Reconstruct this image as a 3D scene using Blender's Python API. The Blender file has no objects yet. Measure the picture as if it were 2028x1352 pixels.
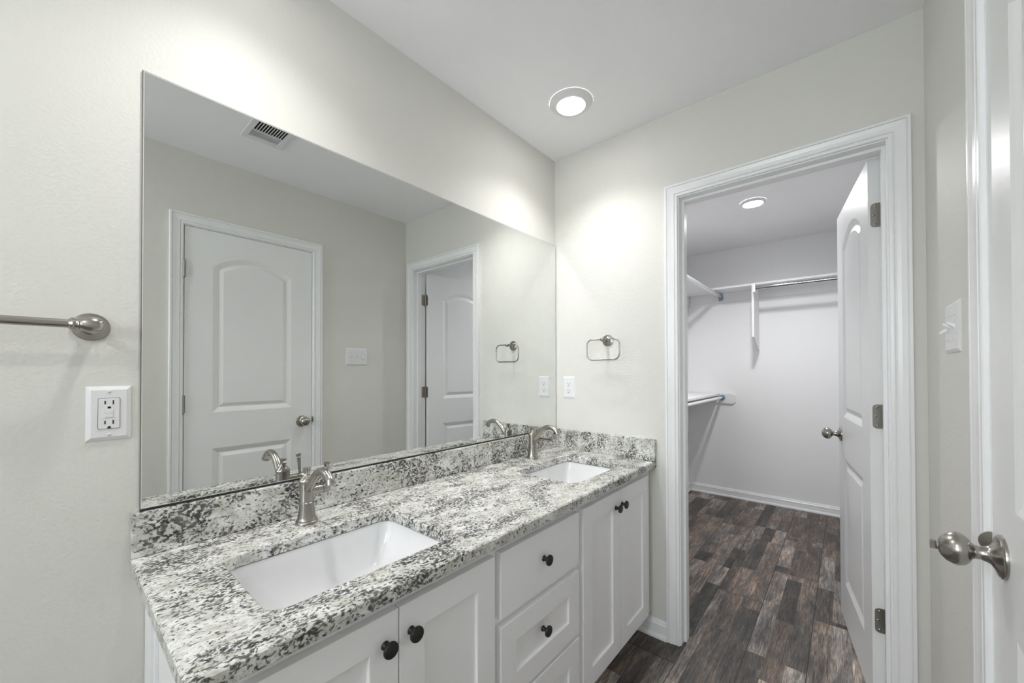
import bpy, bmesh, math, random
from mathutils import Vector, Matrix
from math import pi, sin, cos, radians as R
sc = bpy.context.scene
col = sc.collection
# ------------------------------------------------------------------ camera
W, H = 1.46, 2.44                    # room width (y 0 .. -W) and ceiling height
F_PX, YAW, PITCH, ROLL = 777.06, .7045, .0098, -.0022
fw = Vector((cos(YAW)*cos(PITCH), sin(YAW)*cos(PITCH), sin(PITCH)))
rt = Vector((sin(YAW), -cos(YAW), 0)); up = rt.cross(fw)
rt, up = rt*cos(ROLL)+up*sin(ROLL), up*cos(ROLL)-rt*sin(ROLL)
cd = bpy.data.cameras.new('camera'); cam = bpy.data.objects.new('camera', cd); col.objects.link(cam)
m = Matrix((rt, up, -fw)).transposed().to_4x4(); m.translation = (-1.8587, -1.2555, 1.2477)
cam.matrix_world = m
cd.sensor_fit = 'HORIZONTAL'; cd.sensor_width = 36; cd.lens = 36*F_PX/2028
cd.shift_y = 50.3/2028; cd.clip_start = .02
sc.camera = cam
# ------------------------------------------------------------------ render look
sc.view_settings.view_transform = 'Standard'; sc.view_settings.look = 'None'
sc.view_settings.gamma = 1; sc.view_settings.use_curve_mapping = False
sc.view_settings.exposure = 0.17
cy = sc.cycles
cy.use_denoising = True
cy.max_bounces = 12; cy.diffuse_bounces = 7; cy.glossy_bounces = 6; cy.transparent_max_bounces = 8
cy.sample_clamp_indirect = 0; cy.caustics_reflective = True; cy.blur_glossy = 0.0
try:
    cy.use_light_tree = True
except Exception: pass
wd = bpy.data.worlds.new('world'); sc.world = wd; wd.use_nodes = True
wd.node_tree.nodes['Background'].inputs[0].default_value = (.75, .85, 1, 1)
wd.node_tree.nodes['Background'].inputs[1].default_value = .6
def area(name, loc, rot, sx, sy, power, color=(1, 1, 1)):
    l = bpy.data.lights.new(name, 'AREA'); l.shape = 'RECTANGLE'; l.size = sx; l.size_y = sy
    l.energy = power; l.color = color
    o = bpy.data.objects.new(name, l); o.location = loc; o.rotation_euler = rot; col.objects.link(o); return o
# soft fill light through an added, unseen window in the far left end wall
area('added_window_fill', (-4.35, -.80, 1.65), (0, R(-90), 0), 1.0, 1.0, 54, (.93, .97, 1))
LENS = 28                            # glow of the lamp lenses; their beams are the spot lamps below
P_MAIN, P_LEFT, P_CLOSET = 27, 21, 52
def beam(name, loc, power, color, size=R(172), blend=1.0, rad=.055):
    l = bpy.data.lights.new(name, 'SPOT'); l.energy = power; l.color = color; l.spot_size = size; l.spot_blend = blend; l.shadow_soft_size = rad
    o = bpy.data.objects.new(name, l); o.location = loc; col.objects.link(o); return o
for lx in (-.365, -1.52): beam('bath_lamp_beam', (lx, -.334, 2.40), P_MAIN*(1 if lx > -1 else .72), (1, .985, .97), R(126), 1.0, .045)
beam('left_lamp_beam', (-2.95, -.95, 2.40), P_LEFT, (1, .985, .97), R(178), .35)
beam('closet_lamp_beam', (1.36, -.765, 2.40), P_CLOSET, (.99, .99, .995), R(167), .75)

# ------------------------------------------------------------------ materials
def mat(name, rgb=(.8, .8, .8), rough=.5, metal=0, spec=.5, coat=0, bump=0, bscale=300, bdist=.001):
    mt = bpy.data.materials.new(name); mt.use_nodes = True
    nt = mt.node_tree; b = nt.nodes['Principled BSDF']
    b.inputs['Base Color'].default_value = (*rgb, 1); b.inputs['Roughness'].default_value = rough
    b.inputs['Metallic'].default_value = metal; b.inputs['Specular IOR Level'].default_value = spec
    b.inputs['Coat Weight'].default_value = coat
    if bump:
        tc = nt.nodes.new('ShaderNodeTexCoord'); no = nt.nodes.new('ShaderNodeTexNoise')
        no.inputs['Scale'].default_value = bscale; no.inputs['Detail'].default_value = 3
        bp = nt.nodes.new('ShaderNodeBump'); bp.inputs['Strength'].default_value = bump; bp.inputs['Distance'].default_value = bdist
        nt.links.new(tc.outputs['Object'], no.inputs['Vector']); nt.links.new(no.outputs[0], bp.inputs['Height'])
        nt.links.new(bp.outputs[0], b.inputs['Normal'])
    return mt
M = {}
M['wall'] = mat('greige_wall_paint', (.69, .683, .645), .55, bump=.6, bscale=130, bdist=.0016)
M['ceiling'] = mat('ceiling_paint', (.89, .89, .915), .8, bump=.3, bscale=150, bdist=.001)
M['closet_wall'] = mat('closet_wall_paint', (.82, .82, .825), .6, bump=.3, bscale=130, bdist=.001)
M['trim'] = mat('white_trim_enamel', (.84, .845, .855), .28)
M['door'] = mat('white_door_enamel', (.82, .825, .83), .36, bump=.12, bscale=500, bdist=.0004)
M['cab'] = mat('white_cabinet_lacquer', (.88, .88, .895), .38)
M['shelf'] = mat('white_shelf_paint', (.78, .78, .79), .5)
M['plastic'] = mat('white_plastic', (.76, .76, .775), .3)
M['slot'] = mat('dark_slot', (.012, .012, .012), .6)
M['nickel'] = mat('brushed_nickel', (.39, .37, .34), .25, 1, bump=.05, bscale=900, bdist=.0002)
M['hinge'] = mat('satin_nickel_hinge', (.34, .32, .29), .38, 1)
M['chrome'] = mat('chrome', (.55, .55, .56), .10, 1)
M['steel'] = mat('pale_steel', (.80, .80, .81), .32, .75)
M['black'] = mat('matte_black', (.010, .010, .010), .42)
M['porcelain'] = mat('porcelain', (.72, .725, .735), .08, coat=.3)
M['mirror'] = mat('mirror_silver', (.80, .815, .80), 0.0, 1)
M['mirror_edge'] = mat('mirror_edge', (.22, .22, .20), .35)
M['arris'] = mat('mirror_arris', (.75, .75, .72), .2)
M['rim_dark'] = mat('mirror_ground_edge', (.10, .10, .095), .4)
M['tape'] = mat('blue_masking_tape', (.20, .33, .46), .7)
M['dark_metal'] = mat('dark_metal', (.04, .04, .04), .4, .6)
M['duct_shade'] = mat('duct_shade_black', (.006, .006, .006), .9)
def emis(name, rgb, s):
    mt = bpy.data.materials.new(name); mt.use_nodes = True; nt = mt.node_tree
    b = nt.nodes['Principled BSDF']; b.inputs['Base Color'].default_value = (.8, .8, .8, 1)
    b.inputs['Emission Color'].default_value = (*rgb, 1); b.inputs['Emission Strength'].default_value = s; return mt
M['lens'] = emis('lamp_lens', (1, .975, .94), LENS)
M['lens_closet'] = emis('closet_lamp_lens', (.97, .985, 1), LENS)

def N(nt, typ, **kw):
    n = nt.nodes.new(typ)
    for k, v in kw.items():
        if k.startswith('i_'):
            key = k[2:]; key = int(key) if key.isdigit() else key.replace('_', ' ')
            n.inputs[key].default_value = v
        else: setattr(n, k, v)
    return n
def ramp(nt, stops, interp='LINEAR'):
    r = nt.nodes.new('ShaderNodeValToRGB'); e = r.color_ramp.elements; r.color_ramp.interpolation = interp
    while len(e) < len(stops): e.new(.5)
    for el, (p, c) in zip(e, stops): el.position = p; el.color = (*c, 1) if len(c) == 3 else c
    return r
def granite():
    mt = bpy.data.materials.new('speckled_granite'); mt.use_nodes = True; nt = mt.node_tree; L = nt.links.new
    b = nt.nodes['Principled BSDF']; b.inputs['Roughness'].default_value = .16
    tc = N(nt, 'ShaderNodeTexCoord')
    # domain warp so that the flecks run in crooked short streaks
    wp = N(nt, 'ShaderNodeTexNoise', i_Scale=22, i_Detail=3); L(tc.outputs['Object'], wp.inputs['Vector'])
    mx = N(nt, 'ShaderNodeVectorMath', operation='MULTIPLY_ADD'); mx.inputs[1].default_value = (.03, .03, .03)
    L(wp.outputs['Color'], mx.inputs[0]); L(tc.outputs['Object'], mx.inputs[2])
    mp = N(nt, 'ShaderNodeMapping'); mp.inputs['Rotation'].default_value = (.5, .4, .55); mp.inputs['Scale'].default_value = (.78, 1.3, 1.0)
    L(mx.outputs[0], mp.inputs['Vector'])
    def noise(scale, detail=4, rough=.6): 
        n = N(nt, 'ShaderNodeTexNoise', i_Scale=scale, i_Detail=detail, i_Roughness=rough); L(mp.outputs[0], n.inputs['Vector']); return n
    base = ramp(nt, [(.33, (.42, .41, .35)), (.48, (.58, .575, .54)), (.60, (.75, .75, .735))]); L(noise(28, 5, .7).outputs[0], base.inputs[0])
    # clusters: large noise decides where dark minerals gather
    cl = ramp(nt, [(.40, (0, 0, 0)), (.62, (1, 1, 1))]); L(noise(11, 3).outputs[0], cl.inputs[0])
    fl = noise(145, 4, .60)
    th = N(nt, 'ShaderNodeMath', operation='MULTIPLY_ADD'); th.inputs[1].default_value = .13
    L(cl.outputs[0], th.inputs[0]); L(fl.outputs[0], th.inputs[2])
    dk = ramp(nt, [(.565, (0, 0, 0)), (.61, (.7, .7, .7)), (.68, (1, 1, 1))]); L(th.outputs[0], dk.inputs[0])
    fine = ramp(nt, [(.56, (0, 0, 0)), (.64, (.5, .5, .5))]); L(noise(170, 3, .6).outputs[0], fine.inputs[0])
    m0 = N(nt, 'ShaderNodeMixRGB'); m0.inputs[2].default_value = (.30, .30, .27, 1); L(fine.outputs[0], m0.inputs[0]); L(base.outputs[0], m0.inputs[1])
    dcol = ramp(nt, [(.35, (.13, .13, .125)), (.6, (.035, .035, .035))]); L(noise(40, 2).outputs[0], dcol.inputs[0])
    m1 = N(nt, 'ShaderNodeMixRGB'); L(dk.outputs[0], m1.inputs[0]); L(m0.outputs[0], m1.inputs[1]); L(dcol.outputs[0], m1.inputs[2])
    # rare rusty garnet spot
    ds = N(nt, 'ShaderNodeVectorMath', operation='DISTANCE'); ds.inputs[1].default_value = (-.758, -.283, .022); L(mx.outputs[0], ds.inputs[0])
    ru = ramp(nt, [(.0, (1, 1, 1)), (.010, (.9, .9, .9)), (.014, (0, 0, 0))]); L(ds.outputs['Value'], ru.inputs[0])
    m2 = N(nt, 'ShaderNodeMixRGB'); m2.inputs[2].default_value = (.28, .15, .05, 1); L(ru.outputs[0], m2.inputs[0]); L(m1.outputs[0], m2.inputs[1])
    L(m2.outputs[0], b.inputs['Base Color'])
    return mt
M['granite'] = granite()
def planks():
    mt = bpy.data.materials.new('rustic_wood_planks'); mt.use_nodes = True; nt = mt.node_tree; L = nt.links.new
    b = nt.nodes['Principled BSDF']
    tc = N(nt, 'ShaderNodeTexCoord'); mp = N(nt, 'ShaderNodeMapping'); mp.inputs['Location'].default_value = (.13, 1.34, 0)
    L(tc.outputs['Object'], mp.inputs['Vector'])
    def brick(w, h, off, mort=.0, loc=(0, 0, 0)):
        m2 = N(nt, 'ShaderNodeMapping'); m2.inputs['Location'].default_value = loc; L(mp.outputs[0], m2.inputs['Vector'])
        k = N(nt, 'ShaderNodeTexBrick', offset=off, offset_frequency=2, squash=1.0)
        k.inputs['Scale'].default_value = 1; k.inputs['Brick Width'].default_value = w; k.inputs['Row Height'].default_value = h
        k.inputs['Mortar Size'].default_value = mort; k.inputs['Color1'].default_value = (0, 0, 0, 1); k.inputs['Color2'].default_value = (1, 1, 1, 1)
        k.inputs['Mortar'].default_value = (0, 0, 0, 1); k.inputs['Bias'].default_value = 0; k.inputs['Mortar Smooth'].default_value = 0
        L(m2.outputs[0], k.inputs['Vector']); return k
    P = brick(1.2, .2165, .37, .0016)                       # the real planks with their seams
    A = brick(.50, .2165/3, .31, 0, (.21, 0, 0)); B = brick(.42, .2165/3, .43, 0, (.4, 0, 0)); C = brick(.75, .2165*2/5, .37, 0, (.1, 0, 0))
    sel = brick(.8, .2165, .23, 0, (.55, 0, 0))
    def g(col): return col.outputs['Color']
    s1 = ramp(nt, [(0, (0, 0, 0)), (.45, (1, 1, 1))], 'CONSTANT'); L(g(sel), s1.inputs[0])
    mA = N(nt, 'ShaderNodeMixRGB'); L(s1.outputs[0], mA.inputs[0]); L(g(A), mA.inputs[1]); L(g(C), mA.inputs[2])
    s2 = ramp(nt, [(0, (0, 0, 0)), (.75, (1, 1, 1))], 'CONSTANT'); L(g(P), s2.inputs[0])
    mB = N(nt, 'ShaderNodeMixRGB'); L(s2.outputs[0], mB.inputs[0]); L(mA.outputs[0], mB.inputs[1]); L(g(B), mB.inputs[2])
    ad = N(nt, 'ShaderNodeMath', operation='MULTIPLY_ADD'); ad.inputs[1].default_value = 7.31; L(g(P), ad.inputs[0]); L(mB.outputs[0], ad.inputs[2])
    wn = N(nt, 'ShaderNodeTexWhiteNoise', noise_dimensions='1D'); L(ad.outputs[0], wn.inputs['W'])
    tone = ramp(nt, [(0, (.050, .044, .040)), (.2, (.072, .064, .058)), (.4, (.105, .084, .072)), (.6, (.138, .114, .100)), (.8, (.175, .155, .141)), (1, (.24, .215, .198))])
    L(wn.outputs['Value'], tone.inputs[0])
    # grain: stretched along x, shifted per board
    sh = N(nt, 'ShaderNodeVectorMath', operation='SCALE'); sh.inputs['Scale'].default_value = 9; L(wn.outputs['Color'], sh.inputs[0])
    av = N(nt, 'ShaderNodeVectorMath', operation='ADD'); L(tc.outputs['Object'], av.inputs[0]); L(sh.outputs[0], av.inputs[1])
    gm = N(nt, 'ShaderNodeMapping'); gm.inputs['Scale'].default_value = (2.6, 44, 1); L(av.outputs[0], gm.inputs['Vector'])
    g1 = N(nt, 'ShaderNodeTexNoise', i_Scale=3.2, i_Detail=8, i_Roughness=.72, i_Distortion=1.4); L(gm.outputs[0], g1.inputs['Vector'])
    gm2 = N(nt, 'ShaderNodeMapping'); gm2.inputs['Scale'].default_value = (3.4, 15, 1); L(av.outputs[0], gm2.inputs['Vector'])
    g2 = N(nt, 'ShaderNodeTexNoise', i_Scale=1.6, i_Detail=5, i_Roughness=.65, i_Distortion=.8); L(gm2.outputs[0], g2.inputs['Vector'])
    r1 = ramp(nt, [(.34, (.22, .22, .22)), (.47, (.9, .9, .9)), (.66, (2.1, 2.08, 2.05))]); L(g1.outputs[0], r1.inputs[0])
    r2 = ramp(nt, [(.28, (.30, .30, .31)), (.5, (1, 1, 1)), (.70, (1.75, 1.72, 1.7))]); L(g2.outputs[0], r2.inputs[0])
    q1 = N(nt, 'ShaderNodeMixRGB', blend_type='MULTIPLY'); q1.inputs[0].default_value = 1; L(tone.outputs[0], q1.inputs[1]); L(r1.outputs[0], q1.inputs[2])
    q2 = N(nt, 'ShaderNodeMixRGB', blend_type='MULTIPLY'); q2.inputs[0].default_value = 1; L(q1.outputs[0], q2.inputs[1]); L(r2.outputs[0], q2.inputs[2])
    gm3 = N(nt, 'ShaderNodeMapping'); gm3.inputs['Scale'].default_value = (2.2, 7, 1); L(av.outputs[0], gm3.inputs['Vector'])
    g3 = N(nt, 'ShaderNodeTexNoise', i_Scale=1.5, i_Detail=3, i_Roughness=.5); L(gm3.outputs[0], g3.inputs['Vector'])
    r3 = ramp(nt, [(.36, (.66, .69, .71)), (.5, (1, 1, 1)), (.64, (1.35, 1.22, 1.11))]); L(g3.outputs[0], r3.inputs[0])
    q2b = N(nt, 'ShaderNodeMixRGB', blend_type='MULTIPLY'); q2b.inputs[0].default_value = 1; L(q2.outputs[0], q2b.inputs[1]); L(r3.outputs[0], q2b.inputs[2])
    q2 = q2b
    q3 = N(nt, 'ShaderNodeMixRGB'); L(P.outputs['Fac'], q3.inputs[0]); L(q2.outputs[0], q3.inputs[1]); q3.inputs[2].default_value = (.008, .007, .007, 1)
    L(q3.outputs[0], b.inputs['Base Color'])
    rr = ramp(nt, [(.3, (.42, .42, .42)), (.7, (.62, .62, .62))]); L(g2.outputs[0], rr.inputs[0]); L(rr.outputs[0], b.inputs['Roughness'])
    bp = N(nt, 'ShaderNodeBump'); bp.inputs['Strength'].default_value = .25; bp.inputs['Distance'].default_value = .002
    L(g1.outputs[0], bp.inputs['Height']); L(bp.outputs[0], b.inputs['Normal'])
    return mt
M['planks'] = planks()
def glass():
    mt = bpy.data.materials.new('added_window_glass'); mt.use_nodes = True; nt = mt.node_tree
    t = nt.nodes.new('ShaderNodeBsdfTransparent'); t.inputs[0].default_value = (.95, .97, .97, 1)
    g = nt.nodes.new('ShaderNodeBsdfGlossy'); g.inputs['Roughness'].default_value = .02
    mx = nt.nodes.new('ShaderNodeMixShader'); mx.inputs[0].default_value = .06
    nt.links.new(t.outputs[0], mx.inputs[1]); nt.links.new(g.outputs[0], mx.inputs[2])
    nt.links.new(mx.outputs[0], nt.nodes['Material Output'].inputs[0]); return mt
M['glass'] = glass()

# ------------------------------------------------------------------ mesh helpers
def link(name, bm, m_, parent=None, smooth=False, bevel=0, seg=2):
    bmesh.ops.recalc_face_normals(bm, faces=bm.faces)
    me = bpy.data.meshes.new(name); bm.to_mesh(me); bm.free()
    mats = m_ if isinstance(m_, (list, tuple)) else [m_]
    for x in mats: me.materials.append(M[x] if isinstance(x, str) else x)
    o = bpy.data.objects.new(name, me); col.objects.link(o)
    if parent is not None: o.parent = parent
    if smooth:
        for p in me.polygons: p.use_smooth = True
        try: me.set_sharp_from_angle(angle=R(smooth if smooth > 1 else 38))
        except Exception: pass
    if bevel:
        b = o.modifiers.new('bevel', 'BEVEL'); b.width = bevel; b.segments = seg; b.limit_method = 'ANGLE'; b.angle_limit = R(40)
        b.harden_normals = False
    return o
def empty(name, loc=(0, 0, 0), rz=0, label=None, cat=None, group=None, kind=None):
    o = bpy.data.objects.new(name, None); col.objects.link(o); o.location = loc; o.rotation_euler = (0, 0, rz)
    o.empty_display_size = .05
    return tag(o, label, cat, group, kind)
def tag(o, label=None, cat=None, group=None, kind=None):
    for k, v in (('label', label), ('category', cat), ('group', group), ('kind', kind)):
        if v: o[k] = v
    return o
def box(bm, x0, x1, y0, y1, z0, z1, mi=0):
    vs = [bm.verts.new((x, y, z)) for x in (x0, x1) for y in (y0, y1) for z in (z0, z1)]
    fs = [(0, 1, 3, 2), (4, 6, 7, 5), (0, 4, 5, 1), (2, 3, 7, 6), (0, 2, 6, 4), (1, 5, 7, 3)]
    for f in fs:
        fc = bm.faces.new([vs[i] for i in f]); fc.material_index = mi
    return bm
def boxes(*bs):
    bm = bmesh.new()
    for b in bs: box(bm, *b)
    return bm
def lathe(bm, prof, axis='z', origin=(0, 0, 0), seg=32, mi=0, squash=None):
    """prof: (radius, t) along axis; capped at both ends"""
    o = Vector(origin)
    def pt(r, t, a):
        u, v = r*cos(a), r*sin(a)
        if squash: v *= squash
        if axis == 'z': return o+Vector((u, v, t))
        if axis == 'y': return o+Vector((u, t, v))
        return o+Vector((t, u, v))
    rings = []
    for r, t in prof:
        if r < 1e-6: rings.append([bm.verts.new(pt(0, t, 0))])
        else: rings.append([bm.verts.new(pt(r, t, 2*pi*i/seg)) for i in range(seg)])
    for a, b in zip(rings, rings[1:]):
        for i in range(seg):
            j = (i+1) % seg
            if len(a) == 1 and len(b) == 1: continue
            if len(a) == 1: f = bm.faces.new((a[0], b[i], b[j]))
            elif len(b) == 1: f = bm.faces.new((a[i], b[0], a[j]))
            else: f = bm.faces.new((a[i], b[i], b[j], a[j]))
            f.material_index = mi
    for rg in (rings[0], rings[-1]):
        if len(rg) > 1:
            f = bm.faces.new(rg); f.material_index = mi
    return bm
def tube(bm, pts, rad, seg=16, closed=False, caps=True):
    """swept circle; rad number or list"""
    P = [Vector(p) for p in pts]; n = len(P); rs = rad if isinstance(rad, (list, tuple)) else [rad]*n
    rings = []; prev = None
    for i in range(n):
        if closed: d = P[(i+1) % n]-P[i-1]
        else: d = P[min(i+1, n-1)]-P[max(i-1, 0)]
        d.normalize()
        if prev is None:
            u = d.orthogonal().normalized()
        else:
            u = (prev-d*prev.dot(d)).normalized()
        prev = u; v = d.cross(u)
        rings.append([bm.verts.new(P[i]+(u*cos(2*pi*k/seg)+v*sin(2*pi*k/seg))*rs[i]) for k in range(seg)])
    rng = range(n) if closed else range(n-1)
    for i in rng:
        a, b = rings[i], rings[(i+1) % n]
        sft = 0
        if closed and i == n-1:
            sft = min(range(seg), key=lambda s: (a[0].co-b[s].co).length)
        for k in range(seg):
            bm.faces.new((a[k], a[(k+1) % seg], b[(k+1+sft) % seg], b[(k+sft) % seg]))
    if caps and not closed:
        bm.faces.new(rings[0]); bm.faces.new(rings[-1][::-1])
    return bm
def rrect(x0, x1, y0, y1, r, n=6):
    out = []
    for cx_, cy_, a0 in ((x1-r, y1-r, 0), (x0+r, y1-r, 90), (x0+r, y0+r, 180), (x1-r, y0+r, 270)):
        for k in range(n+1):
            a = R(a0+90*k/n); out.append((cx_+r*cos(a), cy_+r*sin(a)))
    return out
def prism(bm, poly, axis, t0, t1, mi=0):
    """extrude a 2-D polygon (convex or not) along axis between t0 and t1. z:(x,y) y:(x,z) x:(y,z)"""
    def pt(p, t):
        return {'z': (p[0], p[1], t), 'y': (p[0], t, p[1]), 'x': (t, p[0], p[1])}[axis]
    a = [bm.verts.new(pt(p, t0)) for p in poly]; b = [bm.verts.new(pt(p, t1)) for p in poly]
    n = len(poly)
    for i in range(n):
        f = bm.faces.new((a[i], a[(i+1) % n], b[(i+1) % n], b[i])); f.material_index = mi
    f = bm.faces.new(a[::-1]); f.material_index = mi; f = bm.faces.new(b); f.material_index = mi
    return bm
def loft(bm, loops, cap0=False, cap1=False, mi=0):
    rings = [[bm.verts.new(p) for p in lp] for lp in loops]; n = len(rings[0])
    for a, b in zip(rings, rings[1:]):
        for i in range(n):
            f = bm.faces.new((a[i], a[(i+1) % n], b[(i+1) % n], b[i])); f.material_index = mi
    if cap0: bm.faces.new(rings[0])
    if cap1: bm.faces.new(rings[-1])
    return rings
def offset(poly, d):
    """inward offset of a CCW closed polygon"""
    n = len(poly); out = []
    for i in range(n):
        p0, p1, p2 = Vector(poly[i-1]), Vector(poly[i]), Vector(poly[(i+1) % n])
        a = (p1-p0).normalized(); b = (p2-p1).normalized()
        na, nb = Vector((-a.y, a.x)), Vector((-b.y, b.x))
        s = (na+nb); s = s/max(.25, 1+na.dot(nb)) if s.length > 1e-6 else na
        out.append(tuple(p1+s*d))
    return out
def holed_face(bm, outer, holes, y, flip=False):
    """planar face in xz plane at y with holes; returns nothing"""
    edges = []; loops = []
    for lp in [outer]+holes:
        vs = [bm.verts.new((p[0], y, p[1])) for p in lp]; loops.append(vs)
        for i in range(len(vs)): edges.append(bm.edges.new((vs[i], vs[(i+1) % len(vs)])))
    bmesh.ops.triangle_fill(bm, edges=edges, use_beauty=True, use_dissolve=False, normal=(0, 1, 0))
    return loops
def slab_mesh(w, z0, z1, t, panels, prof, both=True, back_prof=None):
    """door slab: x 0..w, y -t..0, faces at y=0 and y=-t carrying moulded panels.
    panels: CCW outlines in xz; prof: [(inset, depth)...]"""
    bm = bmesh.new()
    outer = [(0, z0), (w, z0), (w, z1), (0, z1)]
    faces = [(0, -1)] + ([(-t, 1)] if both else [])
    ol = []
    for y, s in faces:
        loops = holed_face(bm, outer, panels, y); ol.append(loops[0])
        for k, p in enumerate(panels):
            ring = loops[1+k]; last = ring
            for ins, dep in prof:
                q = [bm.verts.new((a, y+s*dep, b)) for a, b in offset(p, ins)]
                for i in range(len(q)): bm.faces.new((last[i], last[(i+1) % len(q)], q[(i+1) % len(q)], q[i]))
                last = q
            f = bm.faces.new(last)
            bmesh.ops.triangulate(bm, faces=[f])
    if not both:
        vs = [bm.verts.new((p[0], -t, p[1])) for p in outer]; bm.faces.new(vs); ol.append(vs)
    a, b = ol
    for i in range(4): bm.faces.new((a[i], a[(i+1) % 4], b[(i+1) % 4], b[i]))
    bmesh.ops.remove_doubles(bm, verts=bm.verts, dist=1e-6)
    return bm
def sweep(bm, path, profile, up_=Vector((0, 0, 1)), frames=None, closed_prof=True):
    """profile points (u,v) placed with per-vertex frames (origin, U, V); mitred by caller"""
    rings = [[bm.verts.new(o+U*p[0]+V*p[1]) for p in profile] for o, U, V in frames]
    n = len(profile)
    for a, b in zip(rings, rings[1:]):
        for i in range(n if closed_prof else n-1):
            bm.faces.new((a[i], a[(i+1) % n], b[(i+1) % n], b[i]))
    bm.faces.new(rings[0]); bm.faces.new(rings[-1][::-1])

# ------------------------------------------------------------------ room shell
X0 = -3.9                       # far left end of the bathroom (out of view)
B0, B1 = 0.0, .115              # wall with the closet doorway
OY0, OY1, OZ = -.680, -1.367, 2.038   # closet opening between jamb faces
CX = 2.49                       # closet back wall
def struct(name, bm, m_, parent=None, **k):
    o = link(name, bm, m_, parent, **k); 
    if parent is None: o['kind'] = 'structure'
    return o
JT = .018
struct('floor', boxes((X0-.1, CX+.12, -W-.12, .12, -.05, 0)), 'planks')
struct('ceiling', boxes((X0-.1, B1-.005, -W-.12, .12, H, H+.05)), 'ceiling')
struct('ceiling_closet', boxes((B1-.005, CX+.12, -W-.12, .12, H, H+.05)), 'closet_wall')
struct('wall_back', boxes((X0-.1, B1, 0, .12, 0, H)), 'wall')
struct('wall_closet_left', boxes((B1, CX, 0, .12, 0, H)), 'closet_wall')
struct('wall_closet_back', boxes((CX, CX+.12, -W-.12, .12, 0, H)), 'closet_wall')
struct('wall_closet_right', boxes((B1, CX, -W-.12, -W, 0, H)), 'closet_wall')
# right wall (doorway wall): bathroom-side skin in greige, closet-side skin in white
for nm, a, b, mm in (('wall_right', 0, .06, 'wall'), ('wall_closet_front', .06, B1, 'closet_wall')):
    struct(nm, boxes((a, b, OY0+JT, 0, 0, H), (a, b, -W, OY1-JT, 0, H), (a, b, OY1-JT, OY0+JT, OZ+JT, H)), mm)
EX0, EX1, EZ = -1.398, -.732, 2.038     # entry door opening in the front wall
struct('wall_front', boxes((X0-.1, EX0-JT, -W-.12, -W, 0, H), (EX1+JT, B1, -W-.12, -W, 0, H), (EX0-JT, EX1+JT, -W-.12, -W, EZ+JT, H)), 'wall')
WY0, WY1, WZ0, WZ1 = -1.2, -.4, 1.2, 2.1
struct('wall_left', boxes((X0-.1, X0, -W, WY0, 0, H), (X0-.1, X0, WY1, 0, 0, H), (X0-.1, X0, WY0, WY1, 0, WZ0), (X0-.1, X0, WY0, WY1, WZ1, H)), 'wall')
wn = empty('added_window_1', (X0-.05, (WY0+WY1)/2, WZ0), kind='structure')  # unseen window, added to let the fill light in
hw = (WY1-WY0)/2; hz = WZ1-WZ0
link('added_window_frame', boxes((-.05, .06, -hw, -hw+.05, 0, hz), (-.05, .06, hw-.05, hw, 0, hz), (-.05, .06, -hw+.05, hw-.05, 0, .05), (-.05, .06, -hw+.05, hw-.05, hz-.05, hz), (-.03, .02, -hw+.05, hw-.05, hz/2-.02, hz/2+.02)), 'trim', wn)
link('added_window_pane', boxes((-.006, 0, -hw+.05, hw-.05, .05, hz-.05)), 'glass', wn)
# jambs with door stops
def jamb(name, axis):
    bm = bmesh.new()
    if axis == 'y':   # opening across y in the right wall, door swings into the closet
        box(bm, B0-.001, B1+.001, OY0, OY0+JT, 0, OZ+JT); box(bm, B0-.001, B1+.001, OY1-JT, OY1, 0, OZ+JT); box(bm, B0-.001, B1+.001, OY1, OY0, OZ, OZ+JT)
        s0, s1, st = .038, .076, .011
        box(bm, s0, s1, OY0-st, OY0, 0, OZ); box(bm, s0, s1, OY1, OY1+st, 0, OZ); box(bm, s0, s1, OY1+st, OY0-st, OZ-st, OZ)
    else:
        a, b = -W-.12, -W+.001
        box(bm, EX0-JT, EX0, a, b, 0, EZ+JT); box(bm, EX1, EX1+JT, a, b, 0, EZ+JT); box(bm, EX0, EX1, a, b, EZ, EZ+JT)
        s0, s1, st = -W-.075, -W-.038, .011
        box(bm, EX0, EX0+st, s0, s1, 0, EZ); box(bm, EX1-st, EX1, s0, s1, 0, EZ); box(bm, EX0+st, EX1-st, s0, s1, EZ-st, EZ)
    return struct(name, bm, 'trim', bevel=.001)
jamb('trim_1', 'y'); j2 = jamb('trim_2', 'x')
CPROF = [(0, 0), (0, .008), (.002, .0102), (.0105, .0108), (.0113, .0068), (.0132, .0068), (.0145, .0118), (.020, .0118), (.030, .0130), (.038, .0150),
         (.0435, .0162), (.0443, .0115), (.0464, .0115), (.0470, .0168), (.0550, .0170), (.057, .0150), (.057, 0)]
def casing(name, O, A, Nn, a0, a1, top):
    """casing around an opening: A = horizontal unit vector, Nn = outward normal, inner edges at a0<a1 along A"""
    O, A, Nn = Vector(O), Vector(A), Vector(Nn); Z = Vector((0, 0, 1))
    prof = CPROF; bm = bmesh.new()
    fr = [(O+A*a0, -A, Nn), (O+A*a0+Z*top, (-A+Z), Nn), (O+A*a1+Z*top, (A+Z), Nn), (O+A*a1, A, Nn)]
    sweep(bm, None, prof, frames=fr)
    return struct(name, bm, 'trim')
REV = .0045
casing('trim_3', (B0, 0, 0), (0, 1, 0), (-1, 0, 0), OY1-REV, OY0+REV, OZ+REV)
casing('trim_4', (B1, 0, 0), (0, 1, 0), (1, 0, 0), OY1-REV, OY0+REV, OZ+REV)
casing('trim_5', (0, -W, 0), (1, 0, 0), (0, 1, 0), EX0-REV, EX1+REV, EZ+REV)
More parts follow.
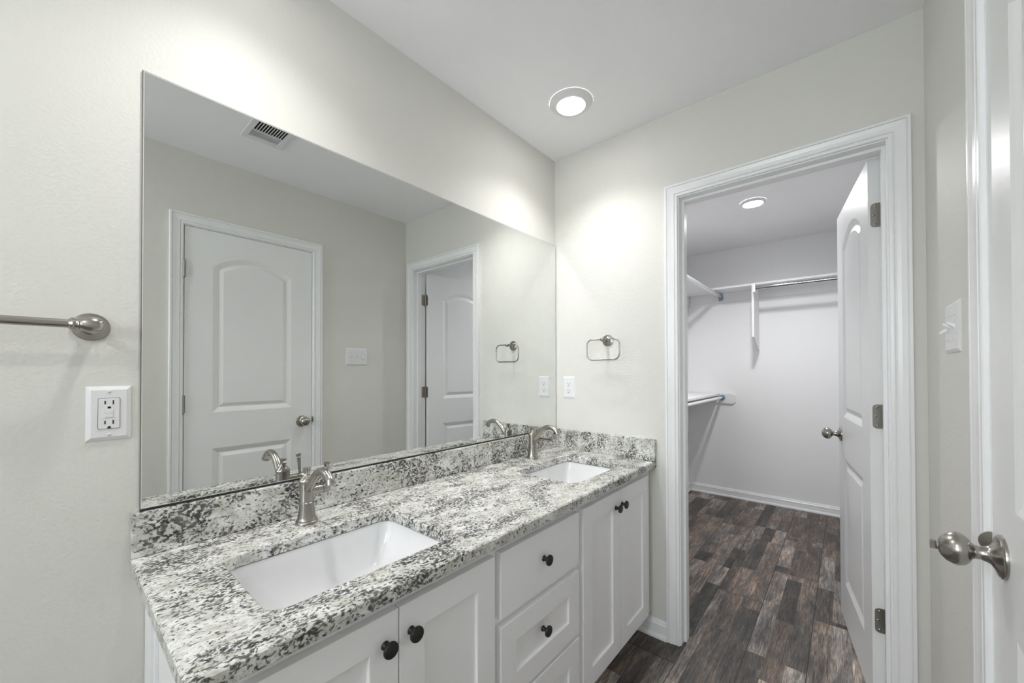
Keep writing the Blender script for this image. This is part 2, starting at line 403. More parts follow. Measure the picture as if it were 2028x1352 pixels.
# baseboards: profile (thickness, height)
BPROF = [(0, 0), (.021, 0), (.021, .010), (.018, .017), (.013, .020), (.0125, .056), (.0145, .058), (.0145, .064), (.011, .068), (.0095, .076), (.006, .082), (0, .083)]
def baseboard(name, p0, p1, n):
    p0, p1, n = Vector((*p0, 0)), Vector((*p1, 0)), Vector((*n, 0))
    bm = bmesh.new(); sweep(bm, None, BPROF, frames=[(p0, n, Vector((0, 0, 1))), (p1, n, Vector((0, 0, 1)))])
    return struct(name, bm, 'trim')
g = .001
CO = .057+REV
baseboard('baseboard_right', (-g, -.47), (-g, OY0+CO), (-1, 0))
baseboard('baseboard_right.001', (-g, OY1-CO), (-g, -W+.001), (-1, 0))
baseboard('baseboard_front', (EX1+CO, -W+g), (-.022, -W+g), (0, 1))
baseboard('baseboard_front.001', (X0+.03, -W+g), (EX0-CO, -W+g), (0, 1))
baseboard('baseboard_back', (X0+.03, -g), (-1.716, -g), (0, -1))
baseboard('baseboard_closet_back', (CX-g, -.002), (CX-g, -W+.002), (-1, 0))
baseboard('baseboard_closet_left', (B1+g, -g), (CX-.022, -g), (0, -1))
baseboard('baseboard_closet_right', (B1+.03, -W+g), (CX-.022, -W+g), (0, 1))

# ------------------------------------------------------------------ panel doors
def arch_panel(x0, x1, z0, zs, rise, n=14):
    pts = [(x0, z0), (x1, z0), (x1, zs)]
    w = (x1-x0)/2; Rr = (w*w+rise*rise)/(2*rise); cx_ = (x0+x1)/2; cz = zs+rise-Rr; a = math.asin(w/Rr)
    for k in range(1, n): t = a-2*a*k/n; pts.append((cx_+Rr*sin(t), cz+Rr*cos(t)))
    pts.append((x0, zs)); return pts
def knob_parts(root, x, z, side, priv=False, mt='nickel'):
    """egg shaped knob on the face with outward normal side (+1: y>0 face at y=0, -1: other face)"""
    t = .035
    y0 = 0 if side > 0 else -t
    def prof(pr): return [(r_, side*q) for r_, q in pr]
    k = link('knob', lathe(bmesh.new(), prof([(.0, .078), (.008, .0775), (.0165, .074), (.0235, .068), (.0275, .0605), (.0288, .053), (.0268, .0455), (.0215, .040), (.0145, .0365), (.0118, .033), (.0112, .027), (.0125, .022), (.013, .0205), (.013, .019), (0, .019)]), 'y', (x, y0, z), 40), mt, root, smooth=True)
    link('rose', lathe(bmesh.new(), prof([(0, .0215), (.0128, .0215), (.0135, .0185), (.016, .0145), (.0225, .0105), (.030, .0075), (.0335, .0065), (.0345, .005), (.0365, .0042), (.037, .0025), (.0368, 0), (0, 0)]), 'y', (x, y0, z), 40), mt, k, smooth=True)
    if priv:
        bm = bmesh.new(); lathe(bm, prof([(0, .080), (.0075, .080), (.008, .0785), (.008, .0765), (0, .0765)]), 'y', (x, y0, z), 20)
        a, b = sorted((y0+side*.0795, y0+side*.0875)); box(bm, x-.0018, x+.0018, a, b, z-.008, z+.008)
        link('turn_button', bm, mt, k, bevel=.0008)
    return k
DPROF = [(.010, .0035), (.026, .0100), (.031, .0100), (.050, .0030)]
def panel_door(name, loc, rz, w, ztop, knob_x, both_knobs=True, priv=False):
    root = empty(name, loc, rz, kind='structure')
    s = (w-.41)/2; x0, x1 = s, w-s
    pans = [[(x0, .205), (x1, .205), (x1, .816), (x0, .816)], arch_panel(x0, x1, 1.018, 1.838, .072)]
    link('slab', slab_mesh(w, .009, ztop, .035, pans, DPROF), 'door', root)
    knob_parts(root, knob_x, .925, 1, priv)
    if both_knobs: knob_parts(root, knob_x, .925, -1)
    # latch plate on the edge
    link('latch_plate', boxes((w-.0005, w+.0008, -.030, -.005, .895, .955)), 'hinge', root)
    return root
def hinge(root, z, knx, kny, leaf=None, jleaf=None):
    bm = bmesh.new(); lathe(bm, [(.0, -.0475), (.0045, -.0475), (.0062, -.0455), (.0062, .0455), (.0045, .0475), (0, .0475)], 'z', (knx, kny, z), 14)
    h = link('hinge', bm, 'hinge', root, smooth=True)
    if leaf:
        ax, y0, y1, r_ = leaf           # leaf on the slab's hinge edge, plane x = ax, rounded on the y1 side
        poly = [(y0, z-.0445)] + [(y1-.012*(1-cos(R(a))) if False else y1-.013+.013*sin(R(a)), z-.0445+.013-.013*cos(R(a))) for a in range(0, 91, 15)] \
             + [(y1-.013+.013*cos(R(a)), z+.0445-.013+.013*sin(R(a))) for a in range(0, 91, 15)] + [(y0, z+.0445)]
        link('hinge_leaf', prism(bmesh.new(), poly, 'x', ax, ax+.0022), 'hinge', h)
        for dz, dy in ((-.034, -.013), (0, -.009), (.034, -.013)):
            bm = bmesh.new(); lathe(bm, [(0, -.0014), (.0022, -.0014), (.0044, 0), (.0044, .001), (0, .001)], 'x', (ax, y1+dy, z+dz), 12)
            link('screw', bm, 'nickel', h, smooth=True)
    if jleaf:
        x0, x1, y = jleaf
        poly = [(x1, z-.0445), (x1, z+.0445)] + [(x0+.012-.012*sin(R(a)), z+.0445-.012+.012*cos(R(a))) for a in range(0, 91, 15)] + [(x0+.012-.012*cos(R(a)), z-.0445+.012-.012*sin(R(a))) for a in range(0, 91, 15)]
        link('jamb_leaf', prism(bmesh.new(), poly, 'y', y, y+.0018), 'hinge', h)
    return h
# entry door, closed, in the front wall (seen in the mirror and at the right edge)
d1 = panel_door('door_1', (-1.395, -W, 0), 0, .660, 2.035, .600, False, True)
for z in (1.803, 1.072, .30): hinge(d1, z, -.0015, .006)
# strike lip on the jamb of the entry door
bm = bmesh.new(); pts = []
for k in range(13):
    a = R(-90+15*k); pts.append((.0+.017*cos(a), .0185*sin(a)))
prism(bm, [(y, z+.930) for y, z in pts], 'x', EX1-.0004, EX1+.0022)
o = link('strike_plate', bm, 'hinge', j2); o.location = (0, -W+.001, 0)
# closet door, swung open into the closet
A8 = R(8.1)
d2 = panel_door('door_2', (.119, -1.3235, 0), A8, .680, 2.033, .620, True, False)
for z in (1.822, 1.076, .327):
    h = hinge(d2, z, -.004, -.041, (-.0022, -.040, -.007, .012))
bm = bmesh.new()   # jamb leaves belong to the frame
j1 = [o for o in col.objects if o.name == 'trim_1'][0]
for z in (1.822, 1.076, .327):
    poly = [(.116, z-.0445), (.116, z+.0445)] + [(.092-.012*sin(R(a)), z+.0445-.012+.012*cos(R(a))) for a in range(0, 91, 15)] + [(.092-.012*cos(R(a)), z-.0445+.012-.012*sin(R(a))) for a in range(0, 91, 15)]
    link('hinge_leaf', prism(bmesh.new(), poly, 'y', OY1-.0002, OY1+.0018), 'hinge', j1)
link('strike_plate', boxes((.083, .112, OY0-.0012, OY0+.0002, .895, .955)), 'hinge', j1)

# ------------------------------------------------------------------ vanity
CABL, CABF = -1.712, -.535
van = empty('vanity_cabinet', (-.86, -.27, 0), 0, 'white shaker double vanity cabinet under the granite countertop', 'cabinet')
def vl(name, bm, mt, parent=van, **k):
    o = link(name, bm, mt, parent, **k)
    if parent is van: o.location = -van.location
    return o
# carcass: end panels, bottom, back rail
vl('carcass', boxes((-.020, -.002, -.515, -.004, .10, .789), (CABL+.014, CABL+.026, -.515, -.004, .10, .789), (CABL+.026, -.020, -.515, -.004, .10, .116), (CABL+.026, -.020, -.012, -.004, .116, .60),
                    (-.665, -.650, -.515, -.012, .116, .64), (-1.105, -1.09, -.515, -.012, .116, .64)), 'cab')
vl('toe_kick', boxes((CABL+.02, -.024, -.475, -.462, .001, .10)), 'cab')
vl('end_panel', boxes((CABL, CABL+.014, -.070, -.002, .001, .789), (CABL, CABL+.014, -.515, -.455, .10, .789), (CABL, CABL+.014, -.455, -.070, .725, .789), (CABL, CABL+.014, -.455, -.070, .10, .165),
                      (CABL+.007, CABL+.014, -.455, -.445, .165, .725), (CABL+.007, CABL+.014, -.080, -.070, .165, .725)), 'cab', bevel=.001)
FF = (CABF, CABF+.020)
vl('face_frame', boxes((CABL, -1.668, *FF, .10, .789), (-1.115, -1.070, *FF, .10, .789), (-.693, -.640, *FF, .10, .789), (-.048, -.002, *FF, .10, .789),
                       (-1.668, -1.115, *FF, .745, .789), (-1.070, -.693, *FF, .745, .789), (-.640, -.048, *FF, .745, .789),
                       (-1.668, -1.115, *FF, .10, .14), (-1.070, -.693, *FF, .10, .14), (-.640, -.048, *FF, .10, .14),
                       (-1.070, -.693, *FF, .555, .60), (-1.070, -.693, *FF, .325, .362)), 'cab', bevel=.001)
def cab_knob(parent, x, z, y):
    """round black knob; y is the front surface, sticks out toward -y"""
    bm = lathe(bmesh.new(), [(0, 0), (.0088, 0), (.0088, -.0015), (.0068, -.004), (.0055, -.010), (.0062, -.014), (.0100, -.0165), (.0150, -.0180), (.0160, -.0195), (.0160, -.0225), (.0150, -.0245), (.0110, -.0258), (0, -.0262)], 'y', (x, y, z), 32)
    return link('knob', bm, 'black', parent, smooth=True)
def front(name, x0, x1, z0, z1, knob, shaker=True, rail=.064, label=None):
    """shaker door or drawer front as a part; origin at its lower left corner"""
    w, h = x1-x0, z1-z0
    bm = bmesh.new()
    # built with face toward +y then turned round
    if shaker:
        b2 = slab_mesh(w, 0, h, .019, [[(rail, rail), (w-rail, rail), (w-rail, h-rail), (rail, h-rail)]], [(.0012, .0075), (.003, .008)], both=False)
    else: b2 = boxes((0, w, -.019, 0, 0, h))
    bmesh.ops.transform(b2, matrix=Matrix.Rotation(pi, 4, 'Z') @ Matrix.Translation((-w, 0, 0)), verts=b2.verts)
    o = link(name, b2, 'cab', van, bevel=.0012); bm.free()
    o.location = Vector((x0, CABF-.0195, z0))-van.location
    cab_knob(o, knob[0]-x0, knob[1]-z0, 0)
    return o
front('door', -1.683, -1.3945, .118, .763, (-1.425, .703))
front('door', -1.3915, -1.104, .118, .763, (-1.364, .703))
front('drawer', -1.081, -.681, .587, .763, (-.887, .680), shaker=False)
front('drawer', -1.081, -.681, .350, .564, (-.893, .472))
front('drawer', -1.081, -.681, .118, .337, (-.893, .228))
front('door', -.653, -.3585, .118, .763, (-.399, .702))
front('door', -.3555, -.061, .118, .763, (-.344, .704))

# countertop with two cut-outs
def rr(x0, x1, y0, y1, r, n=7): return rrect(x0, x1, y0, y1, r, n)
HOLES = [(-1.606, -1.180, -.480, -.172), (-.576, -.160, -.476, -.174)]
CT0, CT1, ZC0, ZC1 = -1.7375, -.002, .791, .821
ct = empty('countertop', (-.87, -.286, ZC0), 0, 'long speckled white granite countertop with two rectangular sink cut-outs', 'countertop')
bm = bmesh.new(); outer = [(CT0, -.571), (CT1, -.571), (CT1, -.001), (CT0, -.001)]
def flat(bm, lps, z):
    es = []; L_ = []
    for lp in lps:
        vs = [bm.verts.new((*p, z)) for p in lp]; L_.append(vs)
        for i in range(len(vs)): es.append(bm.edges.new((vs[i], vs[(i+1) % len(vs)])))
    bmesh.ops.triangle_fill(bm, edges=es, use_beauty=True, normal=(0, 0, 1)); return L_
hl = [rr(*h, .036) for h in HOLES]
e_ = .0035
top = flat(bm, [offset(outer, e_)]+[offset(h, -e_) for h in hl], ZC1)
mid = [[bm.verts.new((*p, ZC1-e_)) for p in lp] for lp in [outer]+hl]
low = [[bm.verts.new((*p, ZC0+e_*.7)) for p in lp] for lp in [outer]+hl]
bot = flat(bm, [offset(outer, e_*.7)]+hl, ZC0)
for a, b in ((top, mid), (mid, low), (low, bot)):
    for la, lb in zip(a, b):
        for i in range(len(la)): bm.faces.new((la[i], la[(i+1) % len(la)], lb[(i+1) % len(la)], lb[i]))
o = link('slab', bm, 'granite', ct, smooth=30); o.location = -ct.location
def splash(name, b, label):
    o = link(name, boxes(b), 'granite', bevel=.0025); tag(o, label, 'backsplash'); return o
splash('backsplash', (CT0, -.0215, -.0205, -.001, ZC1+.0003, .9226), 'long granite backsplash strip under the mirror, dark flecks on grey')
splash('backsplash', (-.0210, -.002, -.571, -.001, ZC1+.0003, .9226), 'short granite side splash on the doorway wall below the outlet')

# sinks
def sink(h, label):
    x0, x1, y0, y1 = h; cx_, cy_ = (x0+x1)/2, (y0+y1)/2
    root = empty('sink', (cx_, cy_, .645), 0, label, 'sink')
    hx, hy = (x1-x0)/2+.002, (y1-y0)/2+.002
    bm = bmesh.new()
    def lp(ax, ay, r, z, dx=0): return [(p[0]+dx, p[1], z-.645) for p in rr(-ax, ax, -ay, ay, r)]
    inner = [lp(hx+.022, hy+.022, .05, .7885), lp(hx, hy, .036, .7885), lp(hx-.002, hy-.002, .034, .780), lp(hx-.012, hy-.006, .026, .745), lp(hx-.028, hy-.014, .022, .710), lp(hx-.052, hy-.026, .026, .682),
             lp(hx-.075, hy-.040, .048, .667), lp(hx-.105, hy-.060, .045, .660), lp(.03, .03, .0299, .6555)]
    loft(bm, inner)
    outr = [lp(hx+.022, hy+.022, .05, .7885), lp(hx+.022, hy+.022, .05, .780), lp(hx+.008, hy+.008, .05, .776), lp(hx-.002, hy+.0, .05, .70), lp(hx-.05, hy-.02, .05, .660), lp(.03, .03, .0299, .6475)]
    loft(bm, outr, cap1=True)
    bmesh.ops.remove_doubles(bm, verts=bm.verts, dist=1e-5)
    link('basin', bm, 'porcelain', root, smooth=50)
    bm = bmesh.new(); lathe(bm, [(.030, .0105), (.031, .0125), (.026, .0135), (.024, .0115), (.022, .0115), (.021, .0145), (0, .0155)], 'z', (0, 0, 0), 28)
    link('drain', bm, 'nickel', root, smooth=True)
    return root
sink(HOLES[0], 'white undermount sink, the large near one at the left of the vanity')
sink(HOLES[1], 'white undermount sink, the far one beside the side splash')

# faucets -----------------------------------------------------------
def faucet(loc, label, rz=0, lever_fwd=0):
    root = empty('faucet', loc, rz, label, 'faucet', 'brushed nickel single-hole faucets')
    # body
    bm = lathe(bmesh.new(), [(0, 0), (.0285, 0), (.0290, .003), (.0280, .0065), (.0255, .0085), (.0262, .0105), (.0245, .013), (.0232, .018), (.0205, .036), (.0188, .0515), (.0186, .0545), (.0196, .0555), (.0196, .0585), (.0184, .0595),
                               (.0182, .075), (.0187, .095), (.0195, .110), (.0202, .117), (.0197, .1205), (.0150, .1265), (.0105, .1320), (.0080, .1350), (.0074, .1375), (.0090, .139), (.0072, .1405), (.0078, .146), (.0104, .1525), (.0106, .1545), (0, .1552)], 'z', (0, 0, 0), 40)
    body = link('body', bm, 'nickel', root, smooth=42)
    # spout: rises out of the body and arches over toward the basin (-y)
    bz = [(0, 0, .090), (0, -.020, .107), (0, -.045, .1325), (0, -.071, .1520), (0, -.098, .1600), (0, -.122, .1560), (0, -.140, .1440), (0, -.146, .1350)]
    P = [Vector(p) for p in bz]; pts = []
    for i in range(len(P)-1):
        p0, p1, p2, p3 = P[max(i-1, 0)], P[i], P[i+1], P[min(i+2, len(P)-1)]
        for k in range(5):
            t = k/5; pts.append(.5*((2*p1)+(p2-p0)*t+(2*p0-5*p1+4*p2-p3)*t*t+(3*p1-p0-3*p2+p3)*t**3))
    pts.append(P[-1]); n = len(pts)
    rad = [.0135-.0030*min(1, i/(n*.40)) if i < n*.55 else .0107+.0012*((i-n*.55)/(n*.45)) for i in range(n)]
    sp = link('spout', tube(bmesh.new(), pts, rad, 24), 'nickel', root, smooth=True)
    d = (pts[-1]-pts[-2]).normalized()
    link('aerator', tube(bmesh.new(), [pts[-1]-d*.002, pts[-1]+d*.003], .0128, 24), 'nickel', sp, smooth=30)
    # handle hub to the right with upright flared lever
    hub = link('handle_hub', lathe(bmesh.new(), [(0, .004), (.0145, .004), (.0140, .020), (.0132, .036), (.0130, .0405), (.0118, .0410), (.0118, .0425), (.0132, .0430), (.0134, .055), (.0125, .0600), (.0085, .0625), (0, .0635)], 'x', (0, 0, .087), 28), 'nickel', root, smooth=40)
    if not lever_fwd:
        lv = lathe(bmesh.new(), [(0, 0), (.0046, 0), (.0046, .012), (.0050, .030), (.0062, .055), (.0068, .062), (.0082, .064), (.0068, .0665), (.0086, .074), (.0098, .0775), (.0095, .079), (0, .0795)], 'z', (0, 0, 0), 20); bmesh.ops.transform(lv, matrix=Matrix.Translation((.0505, 0, .094)) @ Matrix.Rotation(R(11), 4, 'X') @ Matrix.Scale(.86, 4), verts=lv.verts)
    else:
        lv = lathe(bmesh.new(), [(0, -.0745), (.0066, -.074), (.0064, -.068), (.0048, -.060), (.0044, -.030), (.0055, 0), (0, 0)], 'y', (.0505, -.008, .090), 20)
    link('lever', lv, 'nickel', hub, smooth=40)
    link('lift_rod', lathe(bmesh.new(), [(0, 0), (.0022, 0), (.0022, .02), (.006, .022), (.0064, .025), (.004, .028), (0, .029)], 'z', (0, .0145, .120), 14), 'nickel', root, smooth=True)
    return root
faucet((-1.388, -.094, ZC1+.0003), 'brushed nickel faucet with upright lever behind the near sink')
faucet((-.328, -.085, ZC1+.0003), 'brushed nickel faucet with lever pointing forward behind the far sink', 0, 1)

# ------------------------------------------------------------------ mirror
mr = empty('wall_mirror', (-.863, 0, .9266), 0, 'large frameless wall mirror above the backsplash', 'mirror')
MX0, MX1, MZ0, MZ1, MT = -1.723, -.004, .9266, 1.955, .0060
o = link('glass_edge', boxes((MX0, MX1, -MT+.0009, -.0005, MZ0, MZ1)), 'mirror_edge', mr); o.location = -mr.location
bm = bmesh.new()
a = [(MX0, -MT+.0009, MZ0), (MX1, -MT+.0009, MZ0), (MX1, -MT+.0009, MZ1), (MX0, -MT+.0009, MZ1)]
def rim(q, y): return [(MX0+q, y, MZ0+q), (MX1-q, y, MZ0+q), (MX1-q, y, MZ1-q), (MX0+q, y, MZ1-q)]
c_, b = rim(.0018, -MT), rim(.0030, -MT)
loft(bm, [a, c_]); o = link('ground_edge', bm, 'rim_dark', mr); o.location = -mr.location
bm = bmesh.new(); loft(bm, [c_, b]); o = link('polished_rim', bm, 'arris', mr); o.location = -mr.location
bm = bmesh.new(); bm.faces.new([bm.verts.new(p) for p in b]); 
o = link('silvered_face', bm, 'mirror', mr); o.location = -mr.location
link('channel', boxes((MX0, MX1, -.0085, -.0065, .9235, .9262), (MX0, MX1, -.0085, -.0005, .9229, .9236)), 'dark_metal', mr).location = -mr.location

# ------------------------------------------------------------------ towel bar and ring
def rose_bm(bm, x, z, r=.030):
    """disc on the wall, axis +y (out of the wall)"""
    return lathe(bm, [(0, 0), (r, 0), (r, .0022), (r*.97, .0038), (r*.90, .0046), (r*.62, .0054), (r*.50, .0070), (r*.40, .0110), (.0095, .020), (.0088, .030), (0, .030)], 'y', (x, 0, z), 40)
tb = empty('towel_bar', (-1.802, 0, 1.345), pi, 'brushed nickel towel bar on the wall left of the mirror', 'towel bar')
BL = .61
for sx, sgn in ((0, 1), (BL, -1)):
    po = link('post', rose_bm(bmesh.new(), sx, 0), 'nickel', tb, smooth=True)
    bm = lathe(bmesh.new(), [(.0088, .026), (.0088, .062), (0, .062)], 'y', (sx, 0, 0), 24)
    link('stem', bm, 'nickel', po, smooth=True)
    # egg-shaped end on the axis of the bar
    prof = [(0, -.0185), (.007, -.0172), (.0130, -.0130), (.0165, -.0060), (.0172, .002), (.0158, .010), (.0128, .016), (.0112, .0185), (.0125, .0200), (.0112, .0218), (.0105, .0245), (.0128, .0265), (.0135, .0285), (.0118, .0310), (.0100, .0335), (.0085, .0345), (0, .0345)]
    if sgn < 0: prof = [(r_, -t) for r_, t in prof]
    link('finial', lathe(bmesh.new(), prof, 'x', (sx, .062, 0), 32), 'nickel', po, smooth=True)
link('bar', lathe(bmesh.new(), [(0, .030), (.0085, .030), (.0085, BL-.030), (0, BL-.030)], 'x', (0, .062, 0), 28), 'nickel', tb, smooth=True)
tr = empty('towel_ring', (0, -.3245, 1.402), pi/2, 'brushed nickel rectangular towel ring beside the mirror on the doorway wall', 'towel ring')
po = link('post', rose_bm(bmesh.new(), 0, 0, .0300), 'nickel', tr, smooth=True)
link('stem', lathe(bmesh.new(), [(.0085, .026), (.0065, .036), (.0062, .046), (.0095, .050), (.0112, .056), (.0112, .063), (.0090, .069), (.0045, .072), (0, .0725)], 'y', (0, 0, .002), 28), 'nickel', po, smooth=True)
pts = [(p[0], .060, p[1]) for p in rrect(-.0900, .0890, -.100, .003, .030, 8)]
link('ring', tube(bmesh.new(), pts, .0038, 12, closed=True), 'nickel', tr, smooth=True)

# ------------------------------------------------------------------ wall plates
def plate(root, w, h, t=.0055):
    bm = bmesh.new(); e = .008
    loft(bm, [[(a*(w/2), 0, b*(h/2)) for a, b in ((-1, -1), (1, -1), (1, 1), (-1, 1))], [(a*(w/2), .0015, b*(h/2)) for a, b in ((-1, -1), (1, -1), (1, 1), (-1, 1))],
              [(a*(w/2-e), t, b*(h/2-e)) for a, b in ((-1, -1), (1, -1), (1, 1), (-1, 1))]], cap0=True, cap1=True)
    return link('cover_plate', bm, 'plastic', root)
def screw(root, x, z, y=.0055, mt='plastic'):
    s = link('screw', lathe(bmesh.new(), [(0, 0), (.0034, 0), (.0030, .0012), (.0015, .0018), (0, .0018)], 'y', (x, y, z), 14), mt, root, smooth=True)
    link('screw_slot', boxes((x-.0022, x+.0022, y+.0012, y+.0021, z-.0004, z+.0004)), 'slot', s)
def slots(root, x, z, y, s=1, mt='slot', u=.0064):
    b = bmesh.new()
    box(b, x-u-.0011, x-u+.0011, y, y+.0004, z-.0045*s+.003, z+.0045*s+.003)
    box(b, x+u-.0010, x+u+.0010, y, y+.0004, z-.0037*s+.003, z+.0037*s+.003)
    pts = [(x-.0026, z-.0105), (x+.0026, z-.0105)]+[(x+.0028*cos(R(a)), z-.0085+.0028*sin(R(a))) for a in range(0, 181, 30)]
    prism(b, pts, 'y', y, y+.0004)
    return link('slots', b, mt, root)
# GFCI receptacle left of the mirror
gf = empty('gfci_outlet', (-1.7735, 0, 1.155), pi, 'white outlet with test buttons on the wall left of the mirror', 'outlet')
pl = plate(gf, .0715, .1195, .006); screw(pl, 0, .0475, .006); screw(pl, 0, -.0475, .006)
bm = bmesh.new(); prism(bm, rrect(-.0168, .0168, -.0335, .0335, .003, 4), 'y', .005, .0078)
rc = link('receptacle', bm, 'plastic', gf, bevel=.0006)
link('gap', prism(bmesh.new(), rrect(-.0175, .0175, -.0342, .0342, .003, 4), 'y', .0055, .0062), 'slot', gf)
slots(rc, 0, .0215, .0078); slots(rc, 0, -.0225, .0078)
for z, nm in ((.0045, 'test_button'), (-.0045, 'reset_button')):
    link(nm, boxes((-.0065, .0065, .0078, .0092, z-.0040, z+.0040)), 'plastic', rc, bevel=.0005)
link('button_recess', boxes((-.0130, -.0070, .0078, .0081, -.0090, .0090), (.0070, .0130, .0078, .0081, -.0090, .0090), (-.013, .013, .0078, .0083, .0088, .0095), (-.013, .013, .0078, .0083, -.0095, -.0088)), 'shelf', rc)
# duplex outlet right of the mirror
ol = empty('duplex_outlet', (0, -.0890, 1.1558), pi/2, 'white duplex outlet beside the mirror above the side splash', 'outlet')
pl = plate(ol, .0764, .1200); screw(pl, 0, 0)
for z in (.0195, -.0195):
    pts = [(.0170*cos(t)*1.0, z+max(-.0135, min(.0135, .0175*sin(t)))) for t in [2*pi*k/28 for k in range(28)]]
    r_ = link('receptacle', prism(bmesh.new(), pts, 'y', .005, .0075), 'plastic', ol, bevel=.0005)
    slots(r_, 0, z, .0075, .9)
# triple toggle switch beside the entry door
sw = empty('light_switch', (-.4200, -W, 1.3515), 0, 'white three-toggle switch plate between the two doors', 'light switch')
pl = plate(sw, .1640, .1225)
for k, x in enumerate((-.046, 0, .046)):
    up_ = -1 if k == 2 else 1
    screw(pl, x, .0302); screw(pl, x, -.0302)
    b = bmesh.new(); box(b, x-.0052, x+.0052, .0045, .0062, -.012, .012)
    for v in (0,): pass
    tg = link('toggle', b, 'plastic', sw, bevel=.0005)
    b = bmesh.new(); loft(b, [[(x-.0042, .005, -.005), (x+.0042, .005, -.005), (x+.0042, .005, .005), (x-.0042, .005, .005)],
                             [(x-.0030, .0195, -.0035+up_*.0095), (x+.0030, .0195, -.0035+up_*.0095), (x+.0030, .0195, .0025+up_*.0095), (x-.0030, .0195, .0025+up_*.0095)]], True, True)
    link('toggle_lever', b, 'plastic', tg, bevel=.0006)

# ------------------------------------------------------------------ lamps and vent
def downlight(loc, label, lens, R0=.0955):
    root = empty('ceiling_light', loc, 0, label, 'ceiling light', 'round ceiling lights')
    bm = bmesh.new(); lathe(bm, [(R0, 0), (R0, -.0030), (R0-.0025, -.0050), (.2*.066+.8*R0-.006, -.0080), (.0660, -.0165), (.0630, -.0170), (.0620, -.0155), (.0620, -.006)], 'z', (0, 0, 0), 56)
    for f in [f for f in bm.faces if len(f.verts) > 8]: bm.faces.remove(f)
    link('trim_ring', bm, 'plastic', root, smooth=30)
    link('lens', lathe(bmesh.new(), [(0, -.0225), (.030, -.0212), (.0520, -.0180), (.0620, -.0135), (.0620, -.0120), (0, -.0120)], 'z', (0, 0, 0), 16), lens, root)
    return root
downlight((-.365, -.334, H-.0005), 'round ceiling light with a white trim ring in the corner above the far sink', 'lens')
downlight((-1.52, -.334, H-.0005), 'round ceiling light over the near sink, above the left part of the mirror', 'lens')
downlight((-2.95, -.95, H-.0005), 'round ceiling light over the far left end of the bathroom', 'lens')
downlight((1.36, -.765, H-.0005), 'round ceiling light inside the closet seen through the doorway', 'lens_closet', .080)
vt = empty('ceiling_vent', (-1.158, -.948, H-.0005), 0, 'white louvered ceiling vent reflected in the upper mirror', 'vent')
a0, a1, b0, b1 = -.092, .092, -.112, .112
bm = boxes((a0, -.066, b0, b1, -.006, 0), (.066, a1, b0, b1, -.006, 0), (-.066, .066, b0, -.080, -.006, 0), (-.066, .066, .080, b1, -.006, 0), (-.066, .066, -.016, -.006, -.006, 0))
link('frame', bm, 'plastic', vt, bevel=.0025)
link('duct_shade', boxes((-.0665, .0665, -.010, .0805, -.0008, 0)), 'duct_shade', vt)  # flat near-black sheet under the ceiling, paints the shade behind the louvers
link('backing_plate', boxes((-.0665, .0665, -.0805, -.010, -.0016, 0)), 'plastic', vt)  # white plate added behind these slats so they read light
bm = bmesh.new()
for k in range(12):
    x = -.066+.132*k/11; box(bm, x-.0014, x+.0014, -.006, .080, -.0058, -.001)
link('louvers', bm, 'plastic', vt)
bm = bmesh.new()
for k in range(7):
    y = -.078+.062*k/6.5
    prism(bm, [(y, -.001), (y+.0085, -.0056), (y+.0092, -.0046), (y+.0012, -.0004)], 'x', -.066, .066)
link('louvers', bm, 'plastic', vt)

# ------------------------------------------------------------------ closet fittings
ZS = 2.031
o = link('closet_shelf', boxes((2.229, CX-.002, -W+.002, -.002, ZS-.018, ZS)), 'shelf', bevel=.001); tag(o, 'white upper shelf across the back wall of the closet', 'shelf')
o = link('closet_shelf', boxes((B1+.004, 2.227, -.268, -.002, ZS-.018, ZS)), 'shelf', bevel=.001); tag(o, 'white upper shelf along the left closet wall', 'shelf')
o = link('closet_shelf', boxes((B1+.004, CX-.004, -.290, -.002, .998, 1.016)), 'shelf', bevel=.001); tag(o, 'white lower shelf at waist height along the left closet wall', 'shelf')
def cleat(b, label):
    o = link('shelf_cleat', boxes(b), 'shelf', bevel=.001); tag(o, label, 'shelf cleat'); return o
cleat((CX-.020, CX-.0005, -W+.022, -.022, ZS-.106, ZS-.0185), 'white wooden cleat under the upper shelf on the closet back wall')
cleat((B1+.004, 2.46, -.0205, -.0005, ZS-.106, ZS-.0185), 'white wooden cleat under the upper left closet shelf')
cleat((B1+.03, CX-.021, -W+.0005, -W+.0205, ZS-.106, ZS-.0185), 'white wooden cleat on the right closet wall seen past the door hinges')
cleat((B1+.004, 2.46, -.0205, -.0005, .925, .9975), 'white wooden cleat under the lower left closet shelf')
bm = bmesh.new(); c = [(-.002, .920), (-.412, .920), (-.432, .938), (-.432, 1.000), (-.412, 1.018), (-.2955, 1.018), (-.2955, .9975), (-.002, .9975)]
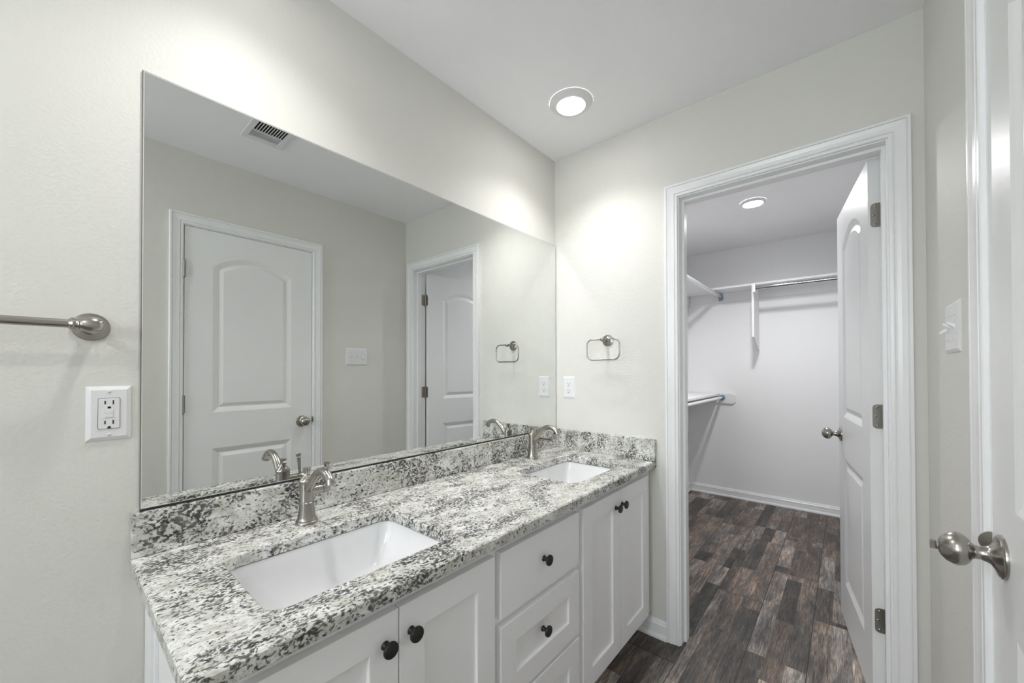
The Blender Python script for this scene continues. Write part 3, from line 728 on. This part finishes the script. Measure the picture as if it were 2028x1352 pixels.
prism(bm, c, 'x', CX-.019, CX-.0005); o = link('shelf_cleat', bm, 'shelf', bevel=.001); tag(o, 'white round-ended cleat on the closet back wall at the end of the lower rod', 'shelf cleat')
# bracket board that carries shelf and rod
br = empty('shelf_bracket', (2.34, -.629, 1.42), 0, 'white wooden bracket board under the back closet shelf', 'bracket')
bm = prism(bmesh.new(), [(2.200, ZS-.019), (2.200, 1.545), (CX-.0205, 1.425), (CX-.0205, ZS-.019)], 'y', -.638, -.620)
link('board', bm, 'shelf', br, bevel=.001).location = -br.location
link('front_block', boxes((2.145, 2.24, -.6560, -.6385, ZS-.095, ZS-.019)), 'shelf', br, bevel=.001).location = -br.location
def rod(name, p0, p1, r_, mt, label):
    root = empty(name, p0, 0, label, 'closet rod')
    d = Vector(p1)-Vector(p0)
    link('pole', tube(bmesh.new(), [(0, 0, 0), d], r_, 24), mt, root, smooth=30); return root
r1 = rod('closet_rod', (B1+.006, -.306, 1.985), (CX-.026, -.306, 1.985), .0175, 'steel', 'chrome rod under the upper left closet shelf')
r2 = rod('closet_rod', (B1+.006, -.3115, .975), (CX-.024, -.3115, .975), .0135, 'shelf', 'white rod under the lower left closet shelf')
r3 = rod('closet_rod', (2.171, -.657, 1.975), (2.171, -W+.004, 1.975), .0155, 'chrome', 'chrome rod under the back closet shelf behind the open door')
def tape(par, x, y, z, seed, n=7):
    rnd = random.Random(seed); bm = bmesh.new()
    for k in range(n):
        a = rnd.uniform(-.022, .002); b = rnd.uniform(-.034, .006); s = rnd.uniform(.006, .011)
        box(bm, x-.004-.0012*k, x-.003-.0012*k, a-s, a+s, b-s*1.2, b+s*1.2)
    o = link('tape', bm, 'tape', par); o.location = (0, y, z); return o
tape(r1, CX-.024-(B1+.006), 0, -.022, 3); tape(r2, CX-.020-(B1+.006), -.004, .014, 5)
for r_, dx in ((r1, CX-.030), (r2, CX-.030)):
    link('socket', lathe(bmesh.new(), [(0, 0), (.021, 0), (.021, .009), (0, .009)], 'x', (dx-(B1+.006), 0, 0), 20), 'dark_metal', r_, smooth=30)
